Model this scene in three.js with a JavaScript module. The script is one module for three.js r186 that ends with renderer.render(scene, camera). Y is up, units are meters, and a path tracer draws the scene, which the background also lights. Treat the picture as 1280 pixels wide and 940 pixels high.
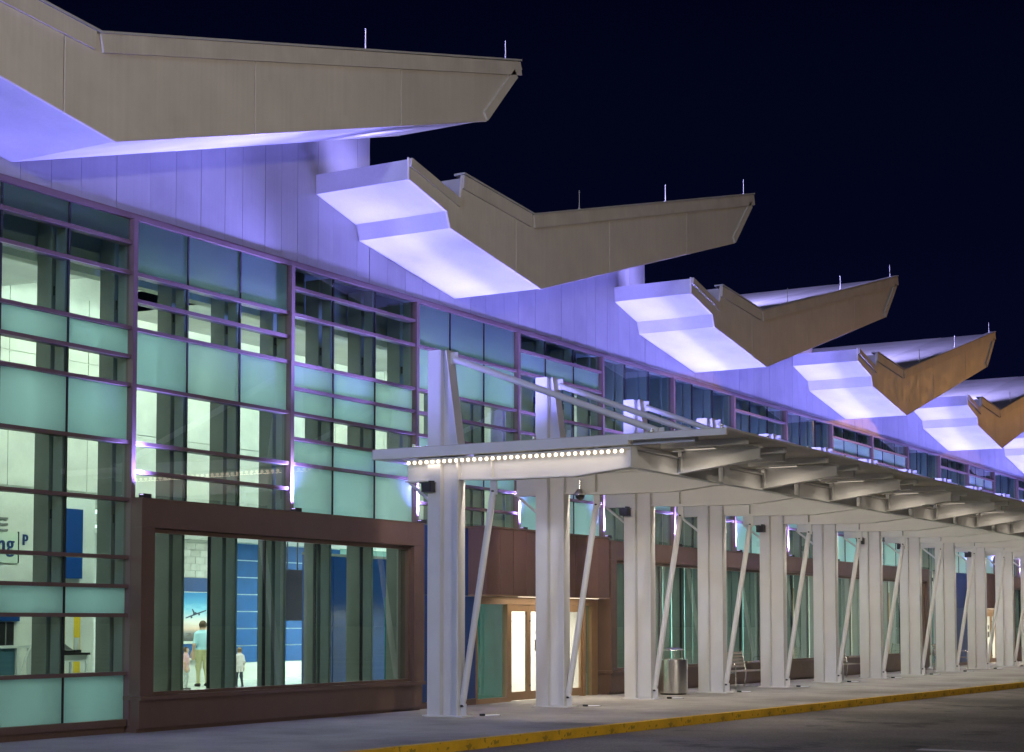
import * as THREE from 'three';
import { mergeGeometries, mergeVertices } from 'three/addons/utils/BufferGeometryUtils.js';
import { MarchingCubes } from 'three/addons/objects/MarchingCubes.js';
import { FontLoader } from 'three/addons/loaders/FontLoader.js';
import { TextGeometry } from 'three/addons/geometries/TextGeometry.js';
import { RectAreaLightUniformsLib } from 'three/addons/lights/RectAreaLightUniformsLib.js';
RectAreaLightUniformsLib.init();

/* ---------- camera, sky, moon, exposure ---------- */
// X runs along the glass front, Z out of it towards the road, Y up; metres; the glass stands at Z = 0
const scene = new THREE.Scene();
const camera = new THREE.PerspectiveCamera(2 * Math.atan(470 / 2092.04) * 180 / Math.PI, 1280 / 940, 0.1, 900);
const YAW = 0.5342, PITCH = 0.0552;
camera.position.set(0, 1.719, 18.545);
camera.lookAt(Math.cos(PITCH) * Math.cos(YAW), 1.719 + Math.sin(PITCH), 18.545 - Math.cos(PITCH) * Math.sin(YAW));
camera.setViewOffset(1280, 940, 0, -191.9, 1280, 940);

const renderer = new THREE.WebGLRenderer({ antialias: true });
renderer.setSize(1024, 752);
renderer.toneMapping = THREE.LinearToneMapping;
renderer.toneMappingExposure = 1.0;
renderer.shadowMap.enabled = true;

{ // clear night sky, a little less black towards the horizon
  const w = 64, h = 128, d = new Float32Array(w * h * 4);
  for (let j = 0; j < h; j++) for (let i = 0; i < w; i++) {
    const el = Math.max(0, (j + 0.5) / h - 0.5) * 2, t = Math.pow(1 - el, 6), k = (j * w + i) * 4;
    d[k] = 0.0004 + 0.0014 * t; d[k + 1] = 0.0006 + 0.0028 * t; d[k + 2] = 0.0050 + 0.0150 * t; d[k + 3] = 1;
  }
  const sky = new THREE.DataTexture(d, w, h, THREE.RGBAFormat, THREE.FloatType);
  sky.mapping = THREE.EquirectangularReflectionMapping; sky.magFilter = THREE.LinearFilter; sky.needsUpdate = true;
  scene.background = sky; scene.environment = sky;
}
const moon = new THREE.DirectionalLight(0xaab8ff, 0.012);
moon.position.set(-30, 60, 60); moon.target.position.set(40, 0, 0); moon.castShadow = true;
Object.assign(moon.shadow.camera, { left: -60, right: 60, top: 60, bottom: -60, far: 250 });
scene.add(moon, moon.target);

const UPLIGHT = { color: [0.25, 0.235, 1.0], cd: 150 }, WASH = 170;
const STRIP_L = 138, HALL_L = 26, COVE_L = 210, DOOR_L = 17, MAST = [920, 360, 2300];

/* ---------- helpers ---------- */
let seed = 7;
const rnd = () => { seed = (seed * 1664525 + 1013904223) >>> 0; return seed / 4294967296; };
const used = new Map();
const numbered = n => { const k = used.get(n) || 0; used.set(n, k + 1); return k ? n + '_' + String(k).padStart(3, '0') : n; };
function thing(name, label, category, pos = [0, 0, 0], group, turn = 0) {
  const o = new THREE.Group(); o.name = numbered(name); o.position.set(...pos); o.rotation.y = turn;
  o.userData = { label, category }; if (group) o.userData.group = group;
  scene.add(o); return o;
}
function structure(name, geo, mat) {
  const o = new THREE.Mesh(geo, mat); o.name = numbered(name); o.userData.kind = 'structure';
  o.castShadow = o.receiveShadow = true; scene.add(o); return o;
}
function part(parent, name, geo, mat) {
  const o = new THREE.Mesh(Array.isArray(geo) ? mergeGeometries(geo) : geo, mat); o.name = name;
  o.castShadow = o.receiveShadow = true; parent.add(o); return o;
}
function piece(parent, name) { const o = new THREE.Group(); o.name = name; parent.add(o); return o; }
function copyOf(o, pos, label, group) {
  const c = o.clone(); c.name = numbered(o.name.replace(/_\d{3}$/, '')); c.position.set(...pos);
  c.userData = { ...o.userData }; if (label) c.userData.label = label; if (group) c.userData.group = group;
  scene.add(c); return c;
}
// uv in metres from position and the way a face points
function uvm(g) {
  if (g.index) g = g.toNonIndexed();
  const p = g.attributes.position, n = g.attributes.normal, uv = new Float32Array(p.count * 2);
  for (let i = 0; i < p.count; i++) {
    const ax = Math.abs(n.getX(i)), ay = Math.abs(n.getY(i)), az = Math.abs(n.getZ(i));
    if (ay >= ax && ay >= az) { uv[2 * i] = p.getX(i); uv[2 * i + 1] = p.getZ(i); }
    else if (ax >= az) { uv[2 * i] = p.getZ(i); uv[2 * i + 1] = p.getY(i); }
    else { uv[2 * i] = p.getX(i); uv[2 * i + 1] = p.getY(i); }
  }
  g.setAttribute('uv', new THREE.BufferAttribute(uv, 2)); return g;
}
function box(x0, x1, y0, y1, z0, z1) {
  const g = new THREE.BoxGeometry(x1 - x0, y1 - y0, z1 - z0); g.translate((x0 + x1) / 2, (y0 + y1) / 2, (z0 + z1) / 2); return uvm(g);
}
// polygon in the X-Y plane, from z0 to z1
function prismXY(pts, z0, z1, bevel = 0) {
  const s = new THREE.Shape(pts.map(p => new THREE.Vector2(p[0], p[1])));
  const g = new THREE.ExtrudeGeometry(s, bevel ? { depth: z1 - z0 - 2 * bevel, bevelEnabled: true, bevelThickness: bevel, bevelSize: bevel, bevelOffset: -bevel, bevelSegments: 2 } : { depth: z1 - z0, bevelEnabled: false });
  g.translate(0, 0, z0 + (bevel || 0)); return uvm(g);
}
// polygon given as (z, y), from x0 to x1
function prismZY(pts, x0, x1) {
  const s = new THREE.Shape(pts.map(p => new THREE.Vector2(p[0], p[1])));
  const g = new THREE.ExtrudeGeometry(s, { depth: x1 - x0, bevelEnabled: false });
  g.applyMatrix4(new THREE.Matrix4().makeBasis(new THREE.Vector3(0, 0, 1), new THREE.Vector3(0, 1, 0), new THREE.Vector3(-1, 0, 0))); // x->z, z->-x
  g.translate(x1, 0, 0); return uvm(g);
}
function bar(a, b, r, seg = 14, r2 = r) {
  const A = new THREE.Vector3(...a), B = new THREE.Vector3(...b), d = B.clone().sub(A);
  const g = new THREE.CylinderGeometry(r2, r, d.length(), seg, 1);
  g.translate(0, d.length() / 2, 0);
  g.applyQuaternion(new THREE.Quaternion().setFromUnitVectors(new THREE.Vector3(0, 1, 0), d.clone().normalize()));
  g.translate(...a); return g.toNonIndexed();
}
function tube(pts, r, n = 24, seg = 10) {
  return new THREE.TubeGeometry(new THREE.CatmullRomCurve3(pts.map(p => new THREE.Vector3(...p)), false, 'catmullrom', 0.15), n, r, seg).toNonIndexed();
}
function noiseTex(size, fn, srgb) {
  const d = new Uint8Array(size * size * 4);
  for (let j = 0; j < size; j++) for (let i = 0; i < size; i++) {
    const c = fn(i / size, j / size), k = (j * size + i) * 4;
    d[k] = c[0] * 255; d[k + 1] = c[1] * 255; d[k + 2] = c[2] * 255; d[k + 3] = 255;
  }
  const t = new THREE.DataTexture(d, size, size); t.wrapS = t.wrapT = THREE.RepeatWrapping; t.magFilter = THREE.LinearFilter;
  if (srgb) t.colorSpace = THREE.SRGBColorSpace; t.needsUpdate = true; return t;
}
function lattice(n, s) { const a = new Float32Array(n * n); let q = s; for (let i = 0; i < n * n; i++) { q = (q * 1664525 + 1013904223) >>> 0; a[i] = q / 4294967296; } return a; }
const lats = new Map();
function vnoise(u, v, n, s) { // tiles over 0..1
  const key = n + '_' + s; if (!lats.has(key)) lats.set(key, lattice(n, s * 7919 + n)); const a = lats.get(key);
  const x = u * n, y = v * n, i = Math.floor(x), j = Math.floor(y), f = x - i, g = y - j, sm = t => t * t * (3 - 2 * t), at = (p, q) => a[((q % n + n) % n) * n + ((p % n + n) % n)];
  const A = at(i, j), B = at(i + 1, j), C = at(i, j + 1), D = at(i + 1, j + 1), sx = sm(f), sy = sm(g);
  return (A + (B - A) * sx) * (1 - sy) + (C + (D - C) * sx) * sy;
}
const fbm = (u, v, n, s, o = 4) => { let r = 0, a = 0.5; for (let k = 0; k < o; k++) { r += a * vnoise(u, v, n << k, s + k); a *= 0.5; } return r / (1 - Math.pow(0.5, o)); };
const rep = (t, m) => { const c = t.clone(); c.repeat.set(1 / m, 1 / m); c.needsUpdate = true; return c; };

/* ---------- materials ---------- */
const lin = (r, g, b) => new THREE.Color().setRGB(r, g, b);
const dirt = noiseTex(512, (u, v) => { const q = 0.86 + 0.14 * fbm(u, v, 6, 3, 5) + 0.03 * (vnoise(u, v, 200, 9) - 0.5); return [Math.min(1, q), Math.min(1, q), Math.min(1, q)]; }, true);
const faint = noiseTex(512, (u, v) => { const q = 0.94 + 0.06 * fbm(u, v, 6, 13, 5); return [q, q, q]; }, true);
const streak = noiseTex(512, (u, v) => { const q = 0.86 + 0.12 * fbm(u, v, 5, 21, 5) + 0.025 * vnoise(u, v * 0.02, 96, 5); const c = Math.min(1, q); return [c, c, c]; }, true);
const roughT = noiseTex(256, (u, v) => { const q = 0.7 + 0.3 * fbm(u, v, 8, 31, 4); return [q, q, q]; });
const concreteT = noiseTex(1024, (u, v) => {
  const broad = fbm(u, v, 4, 41, 5), fine = vnoise(u, v, 256, 43), pit = vnoise(u, v, 120, 44) > 0.93 ? 0.9 : 1, broom = 0.97 + 0.05 * vnoise(u * 0.05, v, 300, 45);
  const gum = vnoise(u, v, 150, 47) > 0.965 ? 0.75 : 1, q = (0.60 + 0.40 * broad + 0.07 * (fine - 0.5)) * pit * broom * gum; return [Math.min(1, q), Math.min(1, q * 0.985), Math.min(1, q * 0.96)];
}, true);
const asphaltT = noiseTex(1024, (u, v) => {
  const broad = fbm(u, v, 3, 51, 5), fine = vnoise(u, v, 330, 53), agg = vnoise(u, v, 200, 54);
  const oil = Math.max(0, vnoise(u, v, 9, 57) * 0.7 + vnoise(u, v, 37, 58) * 0.3 - 0.68) * 0.9, q = 0.50 + 0.52 * broad + 0.18 * (fine - 0.5) + (agg > 0.86 ? 0.12 : 0) - oil; const c = Math.max(0, Math.min(1, q)); return [c, c * 0.985, c * 0.96];
}, true);
const fineBump = noiseTex(512, (u, v) => { const q = 0.5 * fbm(u, v, 64, 61, 3) + 0.5 * vnoise(u, v, 220, 63); return [q, q, q]; });
const std = (o) => new THREE.MeshStandardMaterial(o), phy = (o) => new THREE.MeshPhysicalMaterial(o);
const M = {
  fascia: [0.80, 0.775, 0.81, 0.765].map((v, i) => std({ color: lin(v, v * 0.93, v * 0.83), map: rep(streak, 3.1 + i), roughness: 0.55, roughnessMap: rep(roughT, 2) })),
  trim: std({ color: lin(0.74, 0.69, 0.62), map: rep(streak, 2.2), roughness: 0.5 }),
  soffit: std({ color: lin(0.56, 0.56, 0.57), map: rep(dirt, 3.3), roughness: 0.55 }),
  roofing: std({ color: lin(0.66, 0.66, 0.67), map: rep(dirt, 4), roughness: 0.7 }),
  wall: [0.355, 0.37, 0.362, 0.38].map((v, i) => std({ color: lin(v, v, v * 1.02), map: rep(streak, 2.4 + 0.6 * i), roughness: 0.42, roughnessMap: rep(roughT, 1.7) })),
  steel: std({ color: lin(0.66, 0.66, 0.65), map: rep(faint, 2.9), roughness: 0.5, roughnessMap: rep(roughT, 0.8) }),
  deck: std({ color: lin(0.50, 0.48, 0.44), map: rep(dirt, 2.5), roughness: 0.6 }),
  bronze: std({ color: lin(0.142, 0.088, 0.065), map: rep(streak, 1.7), roughness: 0.42, roughnessMap: rep(roughT, 0.9) }),
  copper: [0.14, 0.125, 0.15].map((v, i) => std({ color: lin(v, v * 0.54, v * 0.42), map: rep(streak, 1.3 + 0.5 * i), roughness: 0.45 })),
  cap: std({ color: lin(0.135, 0.088, 0.083), roughness: 0.38 }),
  doorFrame: std({ color: lin(0.36, 0.23, 0.13), map: rep(streak, 1.1), roughness: 0.4, metalness: 0.3 }),
  gasket: std({ color: lin(0.012, 0.013, 0.014), roughness: 0.6 }),
  teal: std({ color: lin(0.02, 0.20, 0.19), map: rep(dirt, 1.7), roughness: 0.25 }),
  blue: std({ color: lin(0.008, 0.055, 0.22), map: rep(dirt, 2), roughness: 0.3 }),
  post: std({ color: lin(0.23, 0.245, 0.235), map: rep(dirt, 2.3), roughness: 0.5 }),
  glass: [[0.66, 0.86, 0.78], [0.63, 0.85, 0.78], [0.67, 0.86, 0.76]].map(c => phy({ color: lin(...c), transmission: 1, thickness: 0, roughness: 0.0, ior: 1.8 })),
  outerGlass: phy({ color: lin(0.93, 0.97, 0.96), transmission: 1, thickness: 0, roughness: 0.0, ior: 1.5 }),
  doorGlass: phy({ color: lin(0.93, 0.97, 0.95), transmission: 1, thickness: 0, roughness: 0.0, ior: 1.5 }),
  frost: [[0.48, 0.88, 0.91], [0.52, 0.90, 0.89], [0.45, 0.86, 0.91]].map(c => phy({ color: lin(...c), transmission: 0.97, thickness: 0, roughness: 0.96, ior: 1.5, clearcoat: 1, clearcoatRoughness: 0.05 })),
  concrete: std({ color: lin(0.54, 0.53, 0.515), map: rep(concreteT, 5), roughness: 0.85, bumpMap: rep(fineBump, 1.3), bumpScale: 0.004 }),
  road: std({ color: lin(0.38, 0.355, 0.33), map: rep(asphaltT, 7), roughness: 0.8, bumpMap: rep(fineBump, 0.9), bumpScale: 0.006 }),
  yellow: std({ color: lin(0.95, 0.55, 0.025), map: rep(noiseTex(512, (u, v) => { const w = fbm(u, v, 24, 71, 4), s = 0.75 + 0.25 * fbm(u, v, 7, 73, 4); return w > 0.70 ? [0.62, 0.66, 0.9] : [s, s, s]; }, true), 2.1), roughness: 0.6 }),
  whiteLine: std({ color: lin(0.6, 0.6, 0.58), map: rep(dirt, 0.7), roughness: 0.7 }),
  plaster: std({ color: lin(0.72, 0.74, 0.68), map: rep(dirt, 3), roughness: 0.85 }),
  ceiling: std({ color: lin(0.82, 0.82, 0.8), map: rep(dirt, 4), roughness: 0.9 }),
  tileFloor: std({ color: lin(0.58, 0.60, 0.55), map: rep(dirt, 2.6), roughness: 0.25 }),
  stainless: std({ color: lin(0.8, 0.78, 0.75), metalness: 1, roughness: 0.27 }),
  blackMetal: std({ color: lin(0.012, 0.012, 0.014), roughness: 0.45 }),
  benchMetal: std({ color: lin(0.45, 0.38, 0.32), metalness: 0.3, roughness: 0.4 }),
  lens: std({ color: lin(0.1, 0.1, 0.1), emissive: lin(1, 0.83, 0.62), emissiveIntensity: 3.2, roughness: 0.4 }),
  dimLens: std({ color: lin(0.4, 0.4, 0.4), emissive: lin(1, 0.86, 0.68), emissiveIntensity: 0.55, roughness: 0.4 }),
  violetLens: std({ color: lin(0.1, 0.1, 0.1), emissive: lin(0.62, 0.5, 1), emissiveIntensity: 4, roughness: 0.4 }),
  panelLens: std({ color: lin(0.3, 0.3, 0.3), emissive: lin(0.97, 1, 0.93), emissiveIntensity: 2.2, roughness: 0.5 }),
  groundLens: std({ color: lin(0.3, 0.3, 0.3), emissive: lin(0.93, 0.9, 1), emissiveIntensity: 0.8, roughness: 0.3 }),
};

/* ---------- ground ---------- */
const curbZ = x => 4.42 + 0.0437 * x;
{
  const road = new THREE.PlaneGeometry(1000, 800, 1, 1); road.rotateX(-Math.PI / 2); road.translate(60, -0.15, 300);
  structure('road', uvm(road), M.road);
  const strip = (zin, zout, y0, y1, x0, x1) => { // runs along the slanting kerb
    const g = new THREE.BoxGeometry(1, 1, 1, 60, 1, 1), p = g.attributes.position;
    for (let i = 0; i < p.count; i++) { const X = x0 + (p.getX(i) + 0.5) * (x1 - x0), t = p.getZ(i) > 0; p.setXYZ(i, X, p.getY(i) > 0 ? y1 : y0, t ? zout(X) : zin(X)); }
    g.computeVertexNormals(); return uvm(g);
  };
  // the pavement in slabs between tooled joints, as wide as the column bays
  for (let k = -3; k < 17; k++) {
    const x0 = 19.8 + 4 * k, o = structure('pavement', strip(() => -0.02, x => curbZ(x) - 0.003, -0.4, 0, x0 + 0.007, x0 + 3.993), M.concrete);
  }
  for (let x = -20; x < 130; x += 3) structure('kerb', strip(q => curbZ(q), q => curbZ(q) + 0.15, -0.4, 0.001 + 0.004 * (rnd() - 0.5), x + 0.01, x + 2.99), M.yellow);
  structure('grass_verge', uvm(new THREE.PlaneGeometry(90, 60).rotateX(-Math.PI / 2).translate(-37.2, -0.06, -20)), std({ color: lin(0.03, 0.05, 0.02), roughness: 1 }));
  const ln = thing('road_marking', 'short white painted stop line on the grey road', 'road marking', [24.3, -0.146, 12]);
  part(ln, 'paint', uvm(new THREE.PlaneGeometry(0.35, 2.4).rotateX(-Math.PI / 2).translate(0, 0, 0.3)), M.whiteLine);
}

/* ---------- glass front ---------- */
const M0 = 19.512, BAY = 4, HT = 8.16;
const L = k => k < 0 ? 0.21 : k === 14 ? 7.225 : k === 16 ? 8.09 : 0.92 + 0.4525 * k;
// rows from the top: level numbers and, between them, c clear or f frosted
const ROWS = {
  a: [[16, 15, 14, 12, 11, 10, 8, 6, 4, 3, 2, 0, -1], 'fccfcfcccfcf'],
  b: [[16, 14, 13, 12, 10, 8, 7, 6], 'fccfccc'],
  d: [[16, 15, 14, 12, 11, 10, 9, 8, 6], 'cccffcff'],
  e: [[16, 14, 12, 11, 10, 8, 7, 6], 'ffccfcc'],
  g: [[16, 15, 14, 12, 11, 10, 8, 6], 'cfcccff'],
  h: [[16, 12, 10, 8, 6], 'ccfc'],
  i: [[16, 12, 10, 8, 6], 'cfcc'],
  j: [[16, 15, 12, 10, 8, 6], 'cccff'],
  k: [[16, 15, 14, 11, 8, 6], 'cffcf'],
  l: [[16, 15, 14, 12, 10, 8, 7, 6, 4, 2, 0, -1], 'fcfccfccfcf'],
};
const ORDER = { '-3': 'l', '-2': 'a', '-1': 'l', 0: 'a', 1: 'b', 2: 'd', 3: 'e', 4: 'g', 5: 'h', 6: 'i', 7: 'j', 8: 'h', 9: 'k', 10: 'k', 11: 'h', 12: 'j', 13: 'k', 14: 'i', 15: 'j', 16: 'k' };
{
  const cw = thing('curtain_wall', 'tall glass curtain wall of clear and frosted panes in purple-lit bronze frames', 'glass wall');
  // bay n stands left of main mullion n
  for (let n = -2; n <= 15; n++) {
    const x1 = M0 + BAY * n, x0 = x1 - BAY, [lv, ty] = ROWS[ORDER[n] || 'k'], bay = piece(cw, 'facade_bay');
    const bottom = L(lv[lv.length - 1]);
    const hw = 0.046;
    part(bay, 'mullion', box(x1 - hw, x1 + hw, bottom < 1 ? 0.1 : 3.6, 8.088, -0.05, 0.1), M.cap);
    for (let r = 0; r < ty.length; r++) {
      const yt = L(lv[r]), yb = L(lv[r + 1]);
      for (let k = 0; k < 3; k++) {
        const a = x0 + (BAY / 3) * k + (k ? 0.016 : hw), b = x0 + (BAY / 3) * (k + 1) - (k < 2 ? 0.016 : hw);
        const g = new THREE.PlaneGeometry(b - a, yt - yb - 0.004); g.rotateX(0.004 * (rnd() - 0.5)); g.rotateY(0.005 * (rnd() - 0.5)); g.translate((a + b) / 2, (yt + yb) / 2, 0);
        // a frosted cell has an etched inner sheet behind its clear outer pane
        part(bay, 'glass_pane', g, ty[r] === 'f' ? M.outerGlass : M.glass[Math.floor(rnd() * 3)]);
        if (ty[r] === 'f') part(bay, 'frosted_sheet', g.clone().translate(0, 0, -0.014), M.frost[(n + 9 * r + k * 2 + 40) % 3]);
      }
      if (r > 0) part(bay, 'transom', [box(x0 + hw, x1 - hw, yt - 0.029, yt + 0.029, 0.008, 0.065), box(x0 + hw, x1 - hw, yt - 0.03, yt + 0.03, -0.12, -0.004)], M.cap);
    }
    for (let k = 1; k < 3; k++) { const X = x0 + (BAY / 3) * k; part(bay, 'glazing_joint', box(X - 0.016, X + 0.016, bottom, 8.08, -0.03, 0.003), M.gasket); }
    // inner mullions and steel posts behind every joint
    for (let k = 1; k <= 3; k++) {
      const X = x0 + (BAY / 3) * k, p = piece(bay, 'steel_post');
      const y0 = (X > 29.7 && X < 35.4) || (X > 67.7 && X < 73.4) ? 2.345 : 0;   // none stand in the doorways
      part(p, 'inner_mullion', box(X - 0.034, X + 0.034, y0, 8.1, -0.245, -0.051), M.post);
      part(p, 'tube', box(X - 0.06, X + 0.06, y0, 8.1, -0.61, -0.305), M.post);
      part(p, 'bracket', [0.5, 3.35, 6.75].filter(y => y > y0).map(y => box(X - 0.025, X + 0.025, y - 0.07, y + 0.07, -0.305, -0.245)), M.blackMetal);
    }
    part(bay, 'head_frame', box(x0, x1, 8.09, HT, -0.05, 0.06), M.cap);
    if (bottom < 1) part(bay, 'sill', [box(x0, x1 - 0.07, 0.1, 0.21, -0.1, 0.08), box(x0, x1 - 0.07, 0.0, 0.1, -0.1, 0.03)], M.bronze);
  }
}

/* ---------- metal wall above the glass and the folded roof wings ---------- */
// one module is 12 m; dx is measured from the lowest point of the fold
const under = dx => 8.40 + 0.291 * dx;
const FOLD_X = k => 17 + 12 * k;
{
  const uw = thing('upper_wall', 'pale vertical metal panel wall washed violet above the glass front', 'wall');
  for (let k = -1; k < 6; k++) {
    const X0 = FOLD_X(k), course = piece(uw, 'wall_section');
    part(course, 'backing', prismXY([[X0 - 3.02, HT], [X0 + 8.9, HT], [X0 + 8.9, under(8.9) + 0.3], [X0, 9], [X0 - 3.02, 9.3]], -0.4, -0.03), M.wall[0]);
    // return of the wall into the depth of the roof
    part(course, 'end_wall', box(X0 + 8.9, X0 + 8.97, 9.3, under(8.9) + 0.25, -12, 0), M.wall[1]);
    for (let a = -3.02, i = 0; a < 8.95;) {
      const w = Math.min([0.61, 0.61, 0.46, 0.76, 0.61][Math.floor(rnd() * 5)], 8.97 - a), b = a + w;
      const top = d => d < 0 ? Math.max(8.7, 8.45 - 0.17 * d) : Math.max(8.7, under(d) + 0.12);
      part(course, 'wall_panel', prismXY([[X0 + a + 0.004, HT + 0.012], [X0 + b - 0.004, HT + 0.012], [X0 + b - 0.004, top(b)], [X0 + a + 0.004, top(a)]], -0.028, 0.0 + 0.006 * (rnd() - 0.5)), M.wall[Math.floor(rnd() * 4)]);
      a = b; i++;
    }
    part(course, 'flashing', box(X0 - 3.02, X0 + 8.98, HT + 0.002, HT + 0.03, -0.02, 0.045), M.cap);
  }
}
{
  // lower and upper outline of the fascia
  const low = [[-4.74, 9.55], [-3.5, 9.24], [-3.38, 8.95], [0, 8.40], [9.9, 11.28]];
  const tip = [[11.25, 12.68], [11.17, 12.815]];
  const up = [[-0.37, 9.83], [-2.97, 10.04], [-3.05, 9.56], [-4.74, 9.95]];
  const outline = [...low, ...tip, ...up];
  const clip = (poly, a, b) => { // the part of a polygon between two x values
    const cut = (P, x, keepGreater) => { const r = []; for (let i = 0; i < P.length; i++) { const p = P[i], q = P[(i + 1) % P.length], ip = keepGreater ? p[0] >= x : p[0] <= x, iq = keepGreater ? q[0] >= x : q[0] <= x; if (ip) r.push(p); if (ip !== iq) { const t = (x - p[0]) / (q[0] - p[0]); r.push([x, p[1] + t * (q[1] - p[1])]); } } return r; };
    return cut(cut(poly, a, true), b, false);
  };
  const tmpl = thing('roof_wing', 'white folded roof wing with beige fascia, its low fold above the left glass bays', 'roof', [FOLD_X(0), 0, 0], 'folded roof wings along the front');
  // body: white underside, end faces and top, from the fascia back over the building
  const body = [[-4.72, 9.56], [-3.49, 9.25], [-3.37, 8.96], [0.0, 8.415], [9.88, 11.3], [11.2, 12.66], [11.13, 12.76], [-0.37, 9.79], [-2.95, 9.99], [-3.03, 9.53], [-4.72, 9.92]];
  part(tmpl, 'soffit', [prismXY(body.map(p => [p[0], p[1]]), 0.0, 2.02)], M.soffit);
  // behind the wall line the roof goes on, without the folded foot
  part(tmpl, 'roof_deck', prismXY([[-3.03, 9.5], [-0.4, 9.2], [8.95, 11.2], [9.88, 11.45], [11.2, 12.78], [-0.37, 9.79], [-2.95, 9.99]], -13, -0.001), M.roofing);
  const f = piece(tmpl, 'fascia');
  const cuts = [-5, -1, 3, 7, 12];
  for (let i = 0; i < 4; i++) {
    const poly = clip(outline, cuts[i] + 0.007, cuts[i + 1] - 0.007);
    part(f, 'fascia_panel', prismXY(poly, 2.025, 2.075, 0.012), M.fascia[i]);
  }
  // folded rim standing proud along the top, the tip and the bottom edge
  const rim = (A, B, w, inward) => { const dx = B[0] - A[0], dy = B[1] - A[1], l = Math.hypot(dx, dy), nx = -dy / l * w * inward, ny = dx / l * w * inward; return prismXY([A, B, [B[0] + nx, B[1] + ny], [A[0] + nx, A[1] + ny]].map(p => p), 2.076, 2.12); };
  part(tmpl, 'rim', [rim([11.1, 12.785], [-0.37, 9.83], 0.26, 1), rim([-0.45, 9.835], [-2.97, 10.035], 0.26, 1), rim([9.88, 11.29], [11.0, 12.44], 0.18, 1), rim([-3.06, 9.56], [-4.7, 9.94], 0.16, 1)].map(g => g), M.trim);
  part(tmpl, 'coping', [prismXY([[-0.37, 9.832], [11.12, 12.805], [11.12, 12.84], [-0.37, 9.865]], 1.9, 2.14), prismXY([[-2.99, 10.045], [-0.37, 9.834], [-0.37, 9.866], [-2.99, 10.08]], 1.9, 2.14)], M.soffit);
  for (const dx of [1.85, 6.1, 10.8]) { const y = 9.83 + (dx + 0.37) * (2.99 / 11.61); part(tmpl, 'lightning_rod', [bar([dx, y, 1.95], [dx, y + 0.06, 1.95], 0.03, 8), bar([dx, y + 0.05, 1.95], [dx, y + 0.44, 1.95], 0.011, 6, 0.009)], M.roofing); }
  part(tmpl, 'added_roof_flood', [bar([-0.2, 9.8, -2], [-0.2, 10.95, -2], 0.03, 8), box(-0.3, -0.2, 10.9, 11.06, -2.15, -1.85)], M.blackMetal);  // added flood, unseen behind the fascia, put in to light the wing tops
  const valley = g => { const A = new THREE.SpotLight(lin(0.46, 0.42, 1), 1300, 0, 0.8, 0.7, 2); A.position.set(-0.15, 11.0, -2); A.target.position.set(8, 11.7, -1.2); A.castShadow = true; A.shadow.radius = 6; A.name = 'added_roof_flood_light'; g.add(A, A.target);
    const W = new THREE.SpotLight(lin(0.34, 0.31, 1), 16, 0, 1.3, 1, 2); W.position.set(-4.0, 10.02, 0.9); W.target.position.set(-3.6, 11.4, -0.1); W.castShadow = true; W.shadow.radius = 3; W.name = 'added_wall_spot_light'; g.add(W, W.target); };
  part(tmpl, 'added_wall_spot', box(-4.1, -3.9, 9.9, 10.0, 0.82, 0.98), M.blackMetal);  // added spot on the wing foot, put in to brighten the wall above
  const labels = ['', 'white folded roof wing with beige fascia, over the near end of the canopy', 'third white folded roof wing, counted from the left glass bays', 'fourth white folded roof wing, counted from the left glass bays', 'fifth white folded roof wing, counted from the left glass bays', 'sixth white folded roof wing, counted from the left glass bays'];
  for (let k = 1; k < 6; k++) copyOf(tmpl, [FOLD_X(k), 0, 0], labels[k]);
  scene.children.filter(o => o.name.startsWith('roof_wing')).forEach(valley);
  tmpl.remove(tmpl.children.find(o => o.name === 'lightning_rod'));
}

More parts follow.
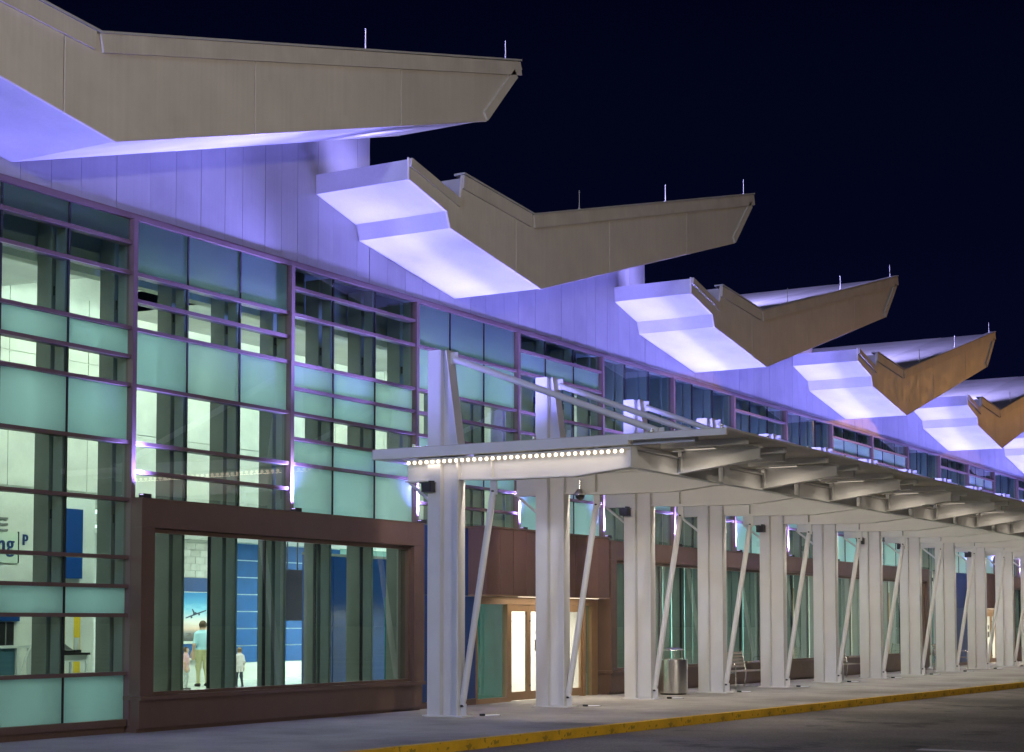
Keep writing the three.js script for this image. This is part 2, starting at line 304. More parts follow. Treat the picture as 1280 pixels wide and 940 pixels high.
/* ---------- violet uplights standing on the brown ledge at each main mullion ---------- */
{
  const mk = (x, y, z, label) => {
    const t = thing('led_uplight', label, 'light', [x, y, z], 'violet uplights at the mullions');
    part(t, 'housing', [box(-0.09, 0.09, 0, 0.05, -0.05, 0.05), box(-0.09, 0.09, 0.05, 0.07, -0.05, -0.042), box(-0.09, 0.09, 0.05, 0.07, 0.042, 0.05)], M.blackMetal);
    part(t, 'led_lens', box(-0.08, 0.08, 0.05, 0.056, -0.04, 0.04), M.violetLens);
    const s = new THREE.SpotLight(lin(...UPLIGHT.color), UPLIGHT.cd, 0, 1.05, 0.9, 2);
    s.position.set(0, 0.075, 0); s.target.position.set(0, 8, 1.9); s.castShadow = true; s.shadow.radius = 3; t.add(s, s.target);
    const m = new THREE.SpotLight(lin(0.52, 0.52, 1), 230, 0, 0.24, 0.8, 2);   // the narrow beam that grazes the mullion
    m.position.set(0, 0.075, 0.02); m.target.position.set(0, 0.675, -0.17); m.castShadow = true; t.add(m, m.target);
  };
  for (let n = 0; n <= 15; n++) mk(M0 + BAY * n + (n === 0 ? 0.16 : 0), n >= 3 && n <= 4 ? 3.715 : 3.665, 0.2, 'small violet LED uplight on the brown ledge at the foot of a mullion');
  // added violet floods on canopy roof and pavement, put there to wash the wall
  const flood = (x, y, z, cd, label, aim, angle) => {
    const t = thing('added_wall_flood', label, 'light', [x, y, z], 'added violet floods washing the upper wall');
    part(t, 'housing', box(-0.16, 0.16, 0, 0.09, -0.09, 0.09), M.blackMetal);
    part(t, 'led_lens', box(-0.14, 0.14, 0.091, 0.096, -0.075, 0.075), M.violetLens);
    const s = new THREE.SpotLight(lin(...UPLIGHT.color), cd, 0, angle, 0.9, 2);
    s.position.set(0, 0.13, 0); s.target.position.set(...aim); s.castShadow = true; s.shadow.radius = 8; t.add(s, s.target);
  };
  const roofLab = 'added violet floodlight lying on the canopy roof before the upper wall';
  for (let n = 2; n <= 14; n++) flood(M0 + BAY * n + 0.6, 4.945, 1.5, WASH, roofLab, [0.6, 5, -0.9], 1.15);
  flood(26.4, 4.945, 1.2, 1250, 'added violet floodlight at the near end of the canopy roof, turned to the left wall', [-9.5, 5.2, -1.1], 0.42);
  flood(26.4, 4.945, 0.9, 200, 'added violet floodlight at the near end of the canopy roof, beside the first column', [-3.6, 5.4, -0.5], 0.75);
  flood(11.6, 0.003, 1.9, 380, 'added violet floodlight on the pavement before the left glass bays', [4.5, 9, -1.7], 0.5);
}

/* ---------- projecting windows with brown frames ---------- */
function windowBox(x0, x1, label) {
  const t = thing('window_box', label, 'window', [x0, 0, 0], 'brown framed window boxes'), w = x1 - x0;
  part(t, 'lintel', box(0, w, 3.2, 3.65, -0.05, 0.33), M.bronze);
  part(t, 'top_flashing', box(-0.01, w + 0.01, 3.652, 3.662, -0.0, 0.345), M.bronze);
  part(t, 'jamb', box(0, 0.3, 0.57, 3.198, -0.05, 0.328), M.bronze);
  part(t, 'jamb', box(w - 0.36, w, 0.57, 3.198, -0.05, 0.328), M.bronze);
  part(t, 'sill', box(-0.01, w + 0.01, 0.5, 0.568, -0.05, 0.36), M.bronze);
  part(t, 'base', [box(0.02, w - 0.02, 0.06, 0.498, -0.05, 0.30), box(0.02, w - 0.02, 0, 0.06, -0.05, 0.24)], M.bronze);
  part(t, 'inner_frame', [box(0.302, w - 0.362, 3.13, 3.198, 0.10, 0.24), box(0.302, w - 0.362, 0.57, 0.62, 0.10, 0.24), box(0.302, 0.36, 0.622, 3.128, 0.10, 0.24), box(w - 0.43, w - 0.362, 0.622, 3.128, 0.10, 0.24)], M.bronze);
  const n = Math.round((w - 0.8) / (BAY / 3)), a = 0.36, b = w - 0.43;
  for (let k = 0; k < n; k++) {
    const p = a + (b - a) * k / n + 0.012, q = a + (b - a) * (k + 1) / n - 0.012, g = new THREE.PlaneGeometry(q - p, 2.5);
    g.rotateY(0.005 * (rnd() - 0.5)); g.translate((p + q) / 2, 1.875, 0.17); part(t, 'glass_pane', g, M.glass[Math.floor(rnd() * 3)]);
    if (k) part(t, 'glazing_joint', box(p - 0.024, p, 0.625, 3.125, 0.12, 0.173), M.gasket);
  }
  return t;
}
windowBox(19.47, 27.42, 'brown framed window box with people seen inside, left of the entrance');
windowBox(35.42, 61.1, 'long brown framed window box behind the trash bin and benches');
windowBox(73.4, 84, 'far brown framed window box beyond the second entrance');

/* ---------- entrances ---------- */
function entrance(X, label, near) {
  const t = thing('entrance', label, 'entrance', [X, 0, 0]); // X: left end of the blue wall
  for (let i = 0; i < 2; i++) for (let r = 0; r < 2; r++)
    part(t, 'blue_panel', box(0.02 + i * 1.14, 1.15 + i * 1.14, r ? 2.262 : 0.13, r ? 3.66 : 2.252, -0.05, 0.06 + 0.002 * i), M.blue);
  part(t, 'plinth', box(0.02, 2.29, 0, 0.12, -0.05, 0.07), M.bronze);
  const h = piece(t, 'header');
  part(h, 'backing', box(2.0, 7.52, 2.29, 3.68, -0.05, 0.485), M.bronze);
  for (let i = 0; i < 10; i++) { const a = 2.0 + i * 0.552; part(h, 'header_panel', box(a + 0.006, a + 0.546, 2.30, 3.66, 0.486, 0.5 + 0.003 * rnd()), M.copper[i % 3]); }
  part(h, 'coping', box(1.98, 7.54, 3.681, 3.71, -0.05, 0.53), M.bronze);
  part(h, 'drip_edge', box(2.0, 7.52, 2.262, 2.288, -0.05, 0.515), M.doorFrame);
  const fr = piece(t, 'door_frame'), col = M.doorFrame;
  const x0 = 2.34, x1 = 7.82, posts = [x0, 3.72, 7.02, x1 - 0.0];
  part(fr, 'head', box(x0, x1, 2.1, 2.258, -0.08, 0.04), col);
  for (const [a, w] of [[x0, 0.07], [3.62, 0.17], [7.1, 0.12], [7.5, 0.32]]) part(fr, 'jamb', box(a, a + w, 0.0, 2.098, -0.08, 0.04), col);
  part(fr, 'threshold', [box(x0 + 0.07, 3.62, 0, 0.1, -0.08, 0.03)], col);
  const pane = (p, n, a, b, y0, y1, z, m) => { const g = new THREE.PlaneGeometry(b - a, y1 - y0); g.translate((a + b) / 2, (y0 + y1) / 2, z); return part(p, n, g, m); };
  pane(t, 'sidelight', x0 + 0.07, 3.62, 0.1, 2.1, -0.02, M.glass[0]);
  pane(t, 'sidelight', 7.22, 7.5, 0.02, 2.1, -0.02, M.glass[0]);
  // four sliding leaves
  for (let i = 0; i < 4; i++) {
    const a = 3.79 + i * 0.828, b = a + 0.82, d = piece(t, 'door_leaf');
    part(d, 'stile', box(a, a + 0.075, 0.015, 2.098, -0.05, 0.005), col);
    part(d, 'stile', box(b - 0.075, b, 0.015, 2.098, -0.05, 0.005), col);
    part(d, 'rail', box(a + 0.075, b - 0.075, 0.015, 0.2, -0.05, 0.004), col);
    part(d, 'rail', box(a + 0.075, b - 0.075, 1.95, 2.098, -0.05, 0.004), col);
    pane(d, 'door_glass', a + 0.075, b - 0.075, 0.2, 1.95, -0.022, M.doorGlass);
    part(d, 'lock', [box(a + 0.02, a + 0.055, 0.3, 0.34, 0.006, 0.02), box(a + 0.02, a + 0.055, 1.72, 1.76, 0.006, 0.02)], M.blackMetal);
    if (i === 1) { const g = new THREE.CylinderGeometry(0.1, 0.1, 0.004, 24); g.rotateX(Math.PI / 2); g.translate((a + b) / 2, 1.5, -0.012); part(d, 'sticker', g, M.post); part(d, 'notice', box(a + 0.28, b - 0.28, 1.08, 1.32, -0.016, -0.012), M.post); }
  }
  // vestibule behind the doors
  const v = piece(t, 'vestibule');
  part(v, 'ceiling', box(3.7, 7.52, 2.27, 2.33, -3.2, -0.1), M.ceiling);
  part(v, 'side_wall', box(7.12, 7.2, 0, 2.27, -3.2, -0.1), M.ceiling);
  part(v, 'side_wall', box(3.65, 3.7, 0, 2.27, -3.2, -0.1), M.teal);
  part(v, 'inner_frame', [box(3.7, 3.8, 0, 2.27, -3.2, -3.1), box(7.02, 7.12, 0, 2.27, -3.2, -3.1), box(5.3, 5.42, 0, 2.1, -3.2, -3.1), box(3.8, 7.02, 2.1, 2.27, -3.2, -3.1)], col);
  part(v, 'light_panel', box(4.2, 6.7, 2.262, 2.268, -2.4, -1.2), M.panelLens);
  const A = new THREE.RectAreaLight(lin(1, 0.86, 0.70), DOOR_L, 2.5, 1.2); A.position.set(5.45, 2.25, -1.8); A.rotation.x = -Math.PI / 2; t.add(A);
  // slim light let into the underside of the header
  part(h, 'soffit_light', box(3.6, 7.2, 2.256, 2.261, 0.32, 0.4), M.lens);
  const B = new THREE.RectAreaLight(lin(1, 0.80, 0.55), 26, 3.6, 0.08); B.position.set(5.4, 2.25, 0.36); B.rotation.x = -Math.PI / 2; t.add(B);
  return t;
}
entrance(27.46, 'lit sliding door entrance under a copper brown header, beside the left window box');
entrance(65.5, 'far lit entrance beyond the benches, beside a bright blue wall panel');

/* ---------- canopy over the pavement ---------- */
const C0 = 25.802, NC = 14;
{
  const cn = thing('canopy', 'long pale steel and glass canopy on a row of columns over the pavement', 'canopy', [C0, 0, 0]);
  const xEnd = 4 * (NC - 1) + 0.3;
  for (let i = 0; i < NC; i++) {
    const x = 4 * i, c = piece(cn, 'column');
    part(c, 'box_casing', box(x - 0.13, x + 0.13, 0.0, 6.73, 1.553, 1.802), M.steel);
    part(c, 'rear_flange', box(x - 0.13, x + 0.13, 0.0, 6.72, 1.806, 1.83), M.steel);
    part(c, 'web', prismZY([[1.832, 0], [2.178, 0], [2.178, 4.95], [1.925, 6.715], [1.832, 6.715]], x - 0.012, x + 0.012), M.steel);
    part(c, 'front_flange', prismZY([[2.18, 0], [2.206, 0], [2.206, 4.95], [1.953, 6.72], [1.927, 6.72], [2.18, 4.95]], x - 0.128, x + 0.128), M.steel);
    part(c, 'base_plate', box(x - 0.2, x + 0.2, 0.0, 0.025, 1.5, 2.34), M.steel);
    const b = piece(cn, 'beam');
    part(b, 'web', prismZY([[1.03, 4.335], [2.2, 4.335], [3.0, 4.30], [4.6, 4.29], [5.68, 4.40], [5.68, 4.70], [1.03, 4.70]], x - 0.01, x + 0.01), M.steel);
    part(b, 'top_flange', box(x - 0.12, x + 0.12, 4.702, 4.735, 1.02, 5.70), M.steel);
    part(b, 'bottom_flange', [prismZY([[1.03, 4.312], [1.55, 4.312], [1.55, 4.334], [1.03, 4.334]], x - 0.1, x + 0.1), prismZY([[2.21, 4.312], [3.0, 4.277], [4.6, 4.267], [5.68, 4.377], [5.68, 4.399], [4.6, 4.289], [3.0, 4.299], [2.21, 4.334]], x - 0.1, x + 0.1)], M.steel);
    for (const z of [1.82, 2.19, 2.9]) for (const q of [-0.1, 0.011]) part(b, 'stiffener', box(x + q, x + q + 0.089, 4.336, 4.70, z - 0.008, z + 0.008), M.steel);
    part(b, 'end_plate', box(x - 0.13, x + 0.13, 4.37, 4.735, 5.705, 5.73), M.steel);
    // raking pipe strut with forked ends, knee brace, tie rod
    const s = piece(cn, 'strut');
    part(s, 'pipe', bar([x, 0.36, 2.26], [x, 3.95, 2.87], 0.062, 18), M.steel);
    part(s, 'end_fitting', [bar([x, 0.2, 2.235], [x, 0.36, 2.26], 0.045, 14, 0.066), box(x - 0.012, x + 0.012, 0.026, 0.24, 2.208, 2.32)], M.steel); part(s, 'end_fitting', [bar([x, 3.95, 2.87], [x, 4.07, 2.89], 0.066, 14, 0.04), box(x - 0.015, x + 0.015, 4.02, 4.3, 2.83, 2.97)], M.steel);
    part(s, 'bolt', bar([x - 0.07, 0.2, 2.25], [x + 0.07, 0.2, 2.25], 0.022, 10), M.blackMetal); part(s, 'bolt', bar([x - 0.06, 4.08, 2.895], [x + 0.06, 4.08, 2.895], 0.018, 10), M.blackMetal);
    part(cn, 'knee_brace', bar([x, 3.93, 1.55], [x, 4.31, 1.06], 0.03, 8), M.steel);
    const r = piece(cn, 'tie_rod');
    part(r, 'rod', bar([x, 6.55, 2.06], [x, 4.98, 6.2], 0.06, 14), M.steel);
    part(r, 'clevis', box(x - 0.015, x + 0.015, 6.46, 6.68, 1.97, 2.13), M.steel); part(r, 'clevis', box(x - 0.015, x + 0.015, 4.86, 5.04, 6.1, 6.3), M.steel);
    // edge girder from beam to beam, and the outrigger at mid bay
    if (i < NC - 1) {
      part(cn, 'edge_girder', [box(x + 0.14, x + 3.86, 4.41, 4.70, 5.60, 5.62), box(x + 0.14, x + 3.86, 4.702, 4.722, 5.52, 5.70), box(x + 0.14, x + 3.86, 4.388, 4.408, 5.52, 5.70)], M.steel);
      const o = piece(cn, 'outrigger');
      part(o, 'web', prismZY([[5.63, 4.43], [7.23, 4.64], [7.23, 4.82], [5.63, 4.82]], x + 1.99, x + 2.01), M.steel);
      part(o, 'flange', [box(x + 1.9, x + 2.1, 4.822, 4.842, 5.56, 7.25), prismZY([[5.63, 4.408], [7.23, 4.618], [7.23, 4.638], [5.63, 4.428]], x + 1.9, x + 2.1)], M.steel);
      part(o, 'stub_post', [box(x + 1.93, x + 2.07, 4.843, 4.868, 6.98, 7.14), box(x + 1.93, x + 2.07, 4.843, 4.868, 6.1, 6.26), box(x + 1.9, x + 2.1, 4.44, 4.82, 5.722, 5.742)], M.steel);
    }
  }
  // purlins along the front, carried over the beams
  for (const z of [0.62, 1.35, 2.6, 3.9, 5.1, 6.2, 7.1]) if (z < 5.8) part(cn, 'purlin', box(-0.22, xEnd, 4.738, 4.9, z - 0.045, z + 0.045), M.steel);
  // end channel
  part(cn, 'edge_channel', [box(-0.29, -0.225, 4.75, 4.925, 0.42, 5.75), box(-0.29, -0.225, 4.82, 4.925, 5.752, 7.56), box(-0.22, -0.14, 4.75, 4.765, 0.42, 5.75)], M.steel);
  part(cn, 'edge_channel', box(-0.22, xEnd, 4.75, 4.925, 0.40, 0.455), M.steel);
  // metal roof sheets, each two metres wide, with a dark seam between
  for (let i = 0; i < Math.floor((xEnd + 0.3) / 2); i++) for (let k = 0; k < 4; k++) {
    const a = -0.27 + 2 * i, z = 0.46 + 1.78 * k;
    part(cn, 'roof_sheet', box(a + 0.004, a + 1.996, 4.904, 4.94, z + 0.004, z + 1.776), M.deck);
  }
  // slim ribs over the outer half, beside each outrigger
  for (let i = 0; i < NC - 1; i++) for (const dx of [0.0, 1.1, 2.9]) part(cn, 'deck_rib', box(4 * i + dx - 0.07, 4 * i + dx + 0.07, dx ? 4.80 : 4.76, 4.903, 5.74, dx ? 7.36 : 6.9), M.steel);
  const clampG = new THREE.CylinderGeometry(0.03, 0.035, 0.05, 10);
  for (let i = 0; i < NC - 1; i++) for (const dx of [0, 2]) for (const z of [1.35, 3.9, 6.2, 7.48]) part(cn, 'glass_clamp', clampG, M.stainless).position.set(4 * i + dx - 0.28, 4.962, z);

  // warm LED strips under the top flange, one on each beam
  const strip = thing('led_strip', 'row of small warm LED bulbs along the end beam of the canopy', 'light', [C0 - 0.16, 4.66, 1.1], undefined);
  part(strip, 'rail', box(-0.02, 0.03, 0.03, 0.06, 0, 4.52), M.steel);
  const ball = new THREE.SphereGeometry(0.034, 10, 8);
  for (let k = 0; k < 35; k++) { const m = part(strip, 'led_bulb', ball, M.lens); m.position.set(0, 0.0, 0.05 + k * 0.13); }
  { const A = new THREE.RectAreaLight(lin(1, 0.80, 0.60), 6, 4.4, 0.08); A.position.set(-0.02, -0.045, 2.26); A.rotation.order = 'YXZ'; A.rotation.set(-Math.PI / 2, Math.PI / 2, 0); strip.add(A); }
  // short lamps between the outriggers, added to light the outer canopy
  for (let i = 0; i < NC - 1; i++) {
    const t = thing('added_soffit_lamp', 'added small warm lamp under the outer canopy roof between two outriggers', 'light', [C0 + 4 * i + 1.5, 4.8, 6.3], 'added lamps between the canopy outriggers');
    part(t, 'housing', box(-0.06, 0.06, 0.0, 0.1, -0.3, 0.3), M.steel); part(t, 'light_lens', box(-0.05, 0.05, -0.006, -0.001, -0.28, 0.28), M.dimLens);
    const A = new THREE.RectAreaLight(lin(1, 0.86, 0.7), 26, 0.1, 0.56); A.position.set(0, -0.012, 0); A.rotation.x = -Math.PI / 2; t.add(A);
  }
  // added linear lights hidden behind each beam, to light columns and the next beam
  for (let i = 0; i < NC - 1; i++) {
    const t = thing('added_linear_light', 'added slim warm linear light hidden on the far face of a canopy beam', 'light', [C0 + 4 * i + 0.16, 4.66, 1.1], 'added linear lights on the canopy beams');
    part(t, 'housing', box(-0.03, 0.05, 0.0, 0.04, 0, 4.5), M.steel); part(t, 'light_lens', box(-0.02, 0.04, -0.006, -0.001, 0.02, 4.48), M.lens);
    const A = new THREE.RectAreaLight(lin(1, 0.87, 0.73), STRIP_L, 4.4, 0.07); A.position.set(0.01, -0.012, 2.25); A.rotation.order = 'YXZ'; A.rotation.set(-1.1, -Math.PI / 2, 0); t.add(A);
  }
}

/* ---------- small fittings on the canopy ---------- */
{
  const fl = thing('flood_light', 'small black floodlight clamped to the first canopy column', 'light', [C0 - 0.14, 4.17, 1.66], 'black floodlights on the columns');
  part(fl, 'housing', [box(-0.17, -0.02, -0.07, 0.09, -0.13, 0.08)], M.blackMetal);
  part(fl, 'visor', box(-0.2, -0.02, 0.092, 0.104, -0.15, 0.1), M.blackMetal);
  part(fl, 'bracket', [box(-0.02, 0.0, -0.04, 0.14, -0.05, 0.05), box(-0.1, -0.02, 0.104, 0.14, -0.02, 0.02)], M.blackMetal);
  for (const i of [2, 4, 6, 7, 9]) copyOf(fl, [C0 + 4 * i - 0.14, 4.17, 1.66], 'small black floodlight clamped to a canopy column past the entrance');
  const cc = thing('security_camera', 'dark dome security camera hanging under the second canopy beam', 'camera', [C0 + 4 - 0.16, 4.27, 2.6]);
  part(cc, 'stem', bar([0, 0.12, 0], [0, 0.3, 0], 0.025, 12), M.stainless);
  part(cc, 'shade', new THREE.LatheGeometry([[0.03, 0.13], [0.07, 0.12], [0.11, 0.05], [0.115, 0]].map(p => new THREE.Vector2(...p)), 24), M.stainless);
  part(cc, 'dome', new THREE.SphereGeometry(0.1, 20, 12, 0, Math.PI * 2, Math.PI / 2, Math.PI / 2).scale(1, 1.1, 1), phy({ color: lin(0.02, 0.02, 0.022), roughness: 0.08, clearcoat: 1 }));
  // low lights let into the pavement before the columns
  for (let i = 0; i < 12; i++) {
    const t = thing('ground_light', i ? 'narrow glowing ground light in the pavement beside a canopy column' : 'narrow glowing ground light in the pavement beside the first canopy column', 'light', [C0 + 4 * i + 0.5, 0.0, 2.42], 'ground lights by the columns', -0.52);
    part(t, 'housing', [box(-0.06, 0.3, 0, 0.008, -0.05, 0.05), box(-0.1, -0.03, 0, 0.04, -0.045, 0.045)], M.blackMetal);
    part(t, 'light_lens', box(-0.02, 0.28, 0.0085, 0.014, -0.035, 0.035), M.groundLens);
    const A = new THREE.RectAreaLight(lin(0.95, 0.9, 1), 1.6, 0.3, 0.07); A.position.set(0.13, 0.02, 0); A.rotation.x = Math.PI / 2; t.add(A);
  }
}

/* ---------- bin and benches ---------- */
{
  const b = thing('trash_bin', 'round polished steel trash bin with a raised lid beside the third column', 'bin', [36.35, 0, 1.5]);
  const body = new THREE.LatheGeometry([[0.0, 0.03], [0.33, 0.03], [0.345, 0.045], [0.345, 0.82], [0.335, 0.845], [0.24, 0.85], [0.24, 0.6], [0, 0.6]].map(p => new THREE.Vector2(...p)), 56);
  part(b, 'body', body, M.stainless);
  part(b, 'foot', new THREE.CylinderGeometry(0.31, 0.31, 0.03, 40).translate(0, 0.015, 0), M.blackMetal);
  part(b, 'lid', new THREE.LatheGeometry([[0, 1.13], [0.14, 1.115], [0.26, 1.075], [0.285, 1.05], [0.27, 1.045], [0, 1.07]].map(p => new THREE.Vector2(...p)), 48), M.stainless);
  for (const a of [0.5, 2.6, 4.7]) part(b, 'lid_post', bar([0.26 * Math.cos(a), 0.845, 0.26 * Math.sin(a)], [0.25 * Math.cos(a), 1.06, 0.25 * Math.sin(a)], 0.012, 8), M.stainless);

  const n = thing('bench', 'brown metal bench with loop arms behind the fourth column', 'bench', [39.9, 0, 0.85], 'metal benches under the canopy');
  const W = 2.1;
  for (let k = 0; k < 6; k++) part(n, 'seat_slat', box(0.05, W - 0.05, 0.43, 0.452, 0.18 + k * 0.085, 0.25 + k * 0.085), M.benchMetal);
  for (let k = 0; k < 5; k++) { const g = box(0.05, W - 0.05, 0, 0.065, -0.011, 0.011); g.rotateX(-0.2); g.translate(0, 0.52 + k * 0.085, 0.13 - k * 0.018); part(n, 'back_slat', g, M.benchMetal); }
  for (const x of [0, W]) part(n, 'arm_loop', tube([[x, 0.0, 0.74], [x, 0.3, 0.74], [x, 0.6, 0.73], [x, 0.66, 0.66], [x, 0.66, 0.3], [x, 0.64, 0.2]], 0.022, 30, 10), M.stainless);
  for (const x of [0, W]) part(n, 'leg', [tube([[x, 0, 0.1], [x, 0.42, 0.14], [x, 0.95, 0.03]], 0.022, 16, 10), bar([x, 0.42, 0.12], [x, 0.42, 0.74], 0.02, 10)], M.stainless);
  copyOf(n, [48.0, 0, 0.85], 'brown metal bench with loop arms between the sixth and seventh columns');
  copyOf(n, [59.4, 0, 0.85], 'far brown metal bench with loop arms near the second entrance');
}

/* ---------- inside the terminal ---------- */
const XA = 7.6, XB = 83.4;
{
  structure('interior_floor', box(XA, XB, -0.3, 0.0, -14, -0.03), M.tileFloor);
  // lintel behind the head of the glass, with the pale blind box along its foot
  structure('interior_lintel', box(XA, XB, 7.36, 8.3, -0.92, -0.68), M.post);
  structure('interior_blind_box', box(XA, XB, 7.24, 7.355, -0.9, -0.66), M.plaster);
  // upper wall of the lobby and its ceiling, which follows the folds of the roof
  structure('interior_wall', box(XA, XB, 4.2, 10.2, -5.2, -5.0), M.plaster);
  structure('interior_wall', box(XA, 22.95, 0, 4.198, -5.2, -5.0), M.plaster);
  for (let k = -1; k < 6; k++) {
    const X0 = FOLD_X(k), a = Math.max(XA, X0 - 4.7), b = Math.min(XB, X0 + 7.3); if (b <= a) continue;
    const y = d => Math.max(7.8, 6.77 + 0.25 * d), bend = Math.min(b, X0 + 4.12);
    structure('interior_ceiling', prismXY([[a, y(a - X0)], [bend, 7.8], [b, y(b - X0)], [b, y(b - X0) + 0.4], [a, y(a - X0) + 0.4]], -4.998, -0.925), M.ceiling);
    if (b < XB) structure('interior_ceiling', box(b - 0.0, b + 0.05, 7.8, 9.1, -4.998, -0.925), M.ceiling);
  }
  structure('interior_ceiling', box(XA, XB, 4.1, 4.198, -14, -5.202), M.ceiling);
  structure('interior_wall', box(XA, 32, 0, 4.098, -14.2, -14), M.plaster);
  structure('interior_wall', box(44, XB, 0, 4.098, -14.2, -14), std({ color: lin(0.26, 0.46, 0.47), map: rep(dirt, 3), roughness: 0.7 }));
  structure('interior_wall', box(XA - 0.2, XA, 0, 9.2, -14, -0.05), M.plaster);
  structure('interior_wall', box(XB, XB + 0.2, 0, 9.2, -14, -0.05), M.plaster);
  structure('interior_wall', box(37.6, 37.75, 4.2, 9.1, -4.998, -0.93), M.plaster);  // partition added to keep the lobby light off the far upper bays
  // white brick wall, each brick a piece of its own
  const wb = structure('interior_brick_wall', box(32, 38.4, 0, 4.098, -14.2, -14.012), std({ color: lin(0.5, 0.52, 0.5), roughness: 0.9 }));
  const bw = 0.4, bh = 0.2, brickM = [0.7, 0.75, 0.66].map(v => std({ color: lin(v, v, v * 0.97), map: rep(dirt, 0.9), roughness: 0.85 }));
  for (let r = 14; r < 20; r++) for (let c = 6; c < 16; c++) {
    const x = 32 + c * bw + (r % 2 ? bw / 2 : 0); if (x + bw > 38.4) continue;
    part(wb, 'brick', box(x + 0.008, x + bw - 0.008, r * bh + 0.008, (r + 1) * bh - 0.008, -14.02, -13.99 + 0.014 * rnd()), brickM[Math.floor(rnd() * 3)]);
  }
  // blue tiled wall with pale joints
  const bt = structure('interior_tile_wall', box(38.4, 44, 0, 4.098, -14.2, -14.0), std({ color: lin(0.55, 0.66, 0.7), roughness: 0.8 }));
  const tileM = [[0.004, 0.085, 0.30], [0.005, 0.10, 0.34], [0.003, 0.075, 0.27]].map(c => std({ color: lin(...c), map: rep(dirt, 1.2), roughness: 0.75 }));
  for (let r = 0; r < 7; r++) for (let c = 0; c < 4; c++) part(bt, 'tile', box(38.42 + c * 1.4, 39.79 + c * 1.4, 0.52 + r * 0.51, 1.0 + r * 0.51, -13.999, -13.975), tileM[(r * 3 + c) % 3]);
  part(bt, 'skirting', box(38.4, 44, 0, 0.5, -13.999, -13.9), M.plaster);

  // mural of an aeroplane over a coast at dusk, with blue bands
  const cv = document.createElement('canvas'); cv.width = 512; cv.height = 256; const c = cv.getContext('2d');
  const gr = c.createLinearGradient(0, 0, 0, 256);
  [[0, '#1673b4'], [0.35, '#6fb4d6'], [0.6, '#d9d3cf'], [0.75, '#d7b6a4'], [0.84, '#7b7a80'], [1, '#3c4048']].forEach(s => gr.addColorStop(...s)); c.fillStyle = gr; c.fillRect(0, 0, 512, 256);
  for (let i = 0; i < 240; i++) { c.fillStyle = 'rgba(255,255,255,' + (0.02 + 0.04 * rnd()).toFixed(3) + ')'; c.beginPath(); c.ellipse(rnd() * 512, 60 + rnd() * 110, 10 + rnd() * 40, 2 + rnd() * 7, 0, 0, 7); c.fill(); }
  for (let i = 0; i < 160; i++) { c.fillStyle = 'rgba(' + (40 + rnd() * 60 | 0) + ',' + (44 + rnd() * 50 | 0) + ',50,0.5)'; c.fillRect(rnd() * 512, 214 + rnd() * 40, 8 + rnd() * 36, 1 + rnd() * 3); }
  c.fillStyle = '#1c2e4a'; c.save(); c.translate(262, 112); c.rotate(-0.18);
  c.beginPath(); c.ellipse(0, 0, 16, 8, 0, 0, 7); c.fill(); c.beginPath(); c.moveTo(-4, 0); c.lineTo(92, -4); c.lineTo(96, 2); c.lineTo(-2, 8); c.lineTo(-76, 12); c.lineTo(-78, 7); c.fill(); c.beginPath(); c.moveTo(-12, -4); c.lineTo(-20, -28); c.lineTo(-12, -28); c.lineTo(2, -4); c.fill(); c.beginPath(); c.ellipse(34, 10, 8, 5, 0, 0, 7); c.ellipse(-30, 14, 8, 5, 0, 0, 7); c.fill(); c.restore();
  const tx = new THREE.CanvasTexture(cv); tx.colorSpace = THREE.SRGBColorSpace;
  const mu = thing('wall_mural', 'printed wall mural of an aeroplane in a dusk sky, under white bricks', 'mural', [35.6, 1.15, -13.95]);
  const mg = new THREE.PlaneGeometry(2.7, 1.4); mg.translate(1.3, 0.72, 0.022); part(mu, 'print', mg, std({ map: tx, roughness: 0.6 }));
  part(mu, 'panel', box(-0.05, 2.65, 0, 1.44, -0.02, 0.02), M.plaster);
  part(mu, 'blue_band', box(-0.05, 2.65, 1.44, 1.84, -0.02, 0.03), M.blue);
  part(mu, 'blue_band', box(-0.05, 2.65, -0.46, -0.06, -0.02, 0.03), tileM[0]);
  part(mu, 'white_ledge', [box(-0.05, 2.65, -0.055, -0.005, -0.02, 0.06), box(-0.05, 2.65, -0.52, -0.465, -0.02, 0.06)], M.plaster);

  // lights: added wall washers hidden behind the lintel, ceiling panels in the hall
  for (let n = -3; n < 16; n++) {
    const x = M0 + BAY * (n + 0.5); if (x < XA + 2 || x > 36.5) continue;
    const t = thing('added_wall_washer', 'added linear white wall washer light hidden behind the lintel inside', 'light', [x, 7.6, -0.93], 'added wall washers inside the glass front');
    part(t, 'housing', box(-1.8, 1.8, -0.06, 0.1, -0.1, -0.01), M.post);
    const ln = box(-1.78, 1.78, -0.04, 0.08, -0.106, -0.101); part(t, 'light_lens', ln, M.panelLens);
    const A = new THREE.RectAreaLight(lin(0.98, 1, 0.90), COVE_L, 3.56, 0.12); A.position.set(0, 0.02, -0.112); A.rotation.x = -0.35; t.add(A);
  }
  for (let i = 0; i < 14; i++) for (const z of [-7.2, -11.2]) {
    const x = 26.3 + 4 * i; if (x > XB - 2) continue; const far = x > 41;
    
    const t = thing('ceiling_light', 'square white ceiling light panel in the hall behind the glass', 'light', [x, 4.09, z], 'ceiling light panels in the hall');
    part(t, 'frame', [box(-0.65, 0.65, -0.02, 0.005, -0.65, -0.6), box(-0.65, 0.65, -0.02, 0.005, 0.6, 0.65), box(-0.65, -0.6, -0.02, 0.005, -0.598, 0.598), box(0.6, 0.65, -0.02, 0.005, -0.598, 0.598)], M.plaster);
    part(t, 'light_lens', box(-0.6, 0.6, -0.012, 0.0, -0.6, 0.6), M.panelLens);
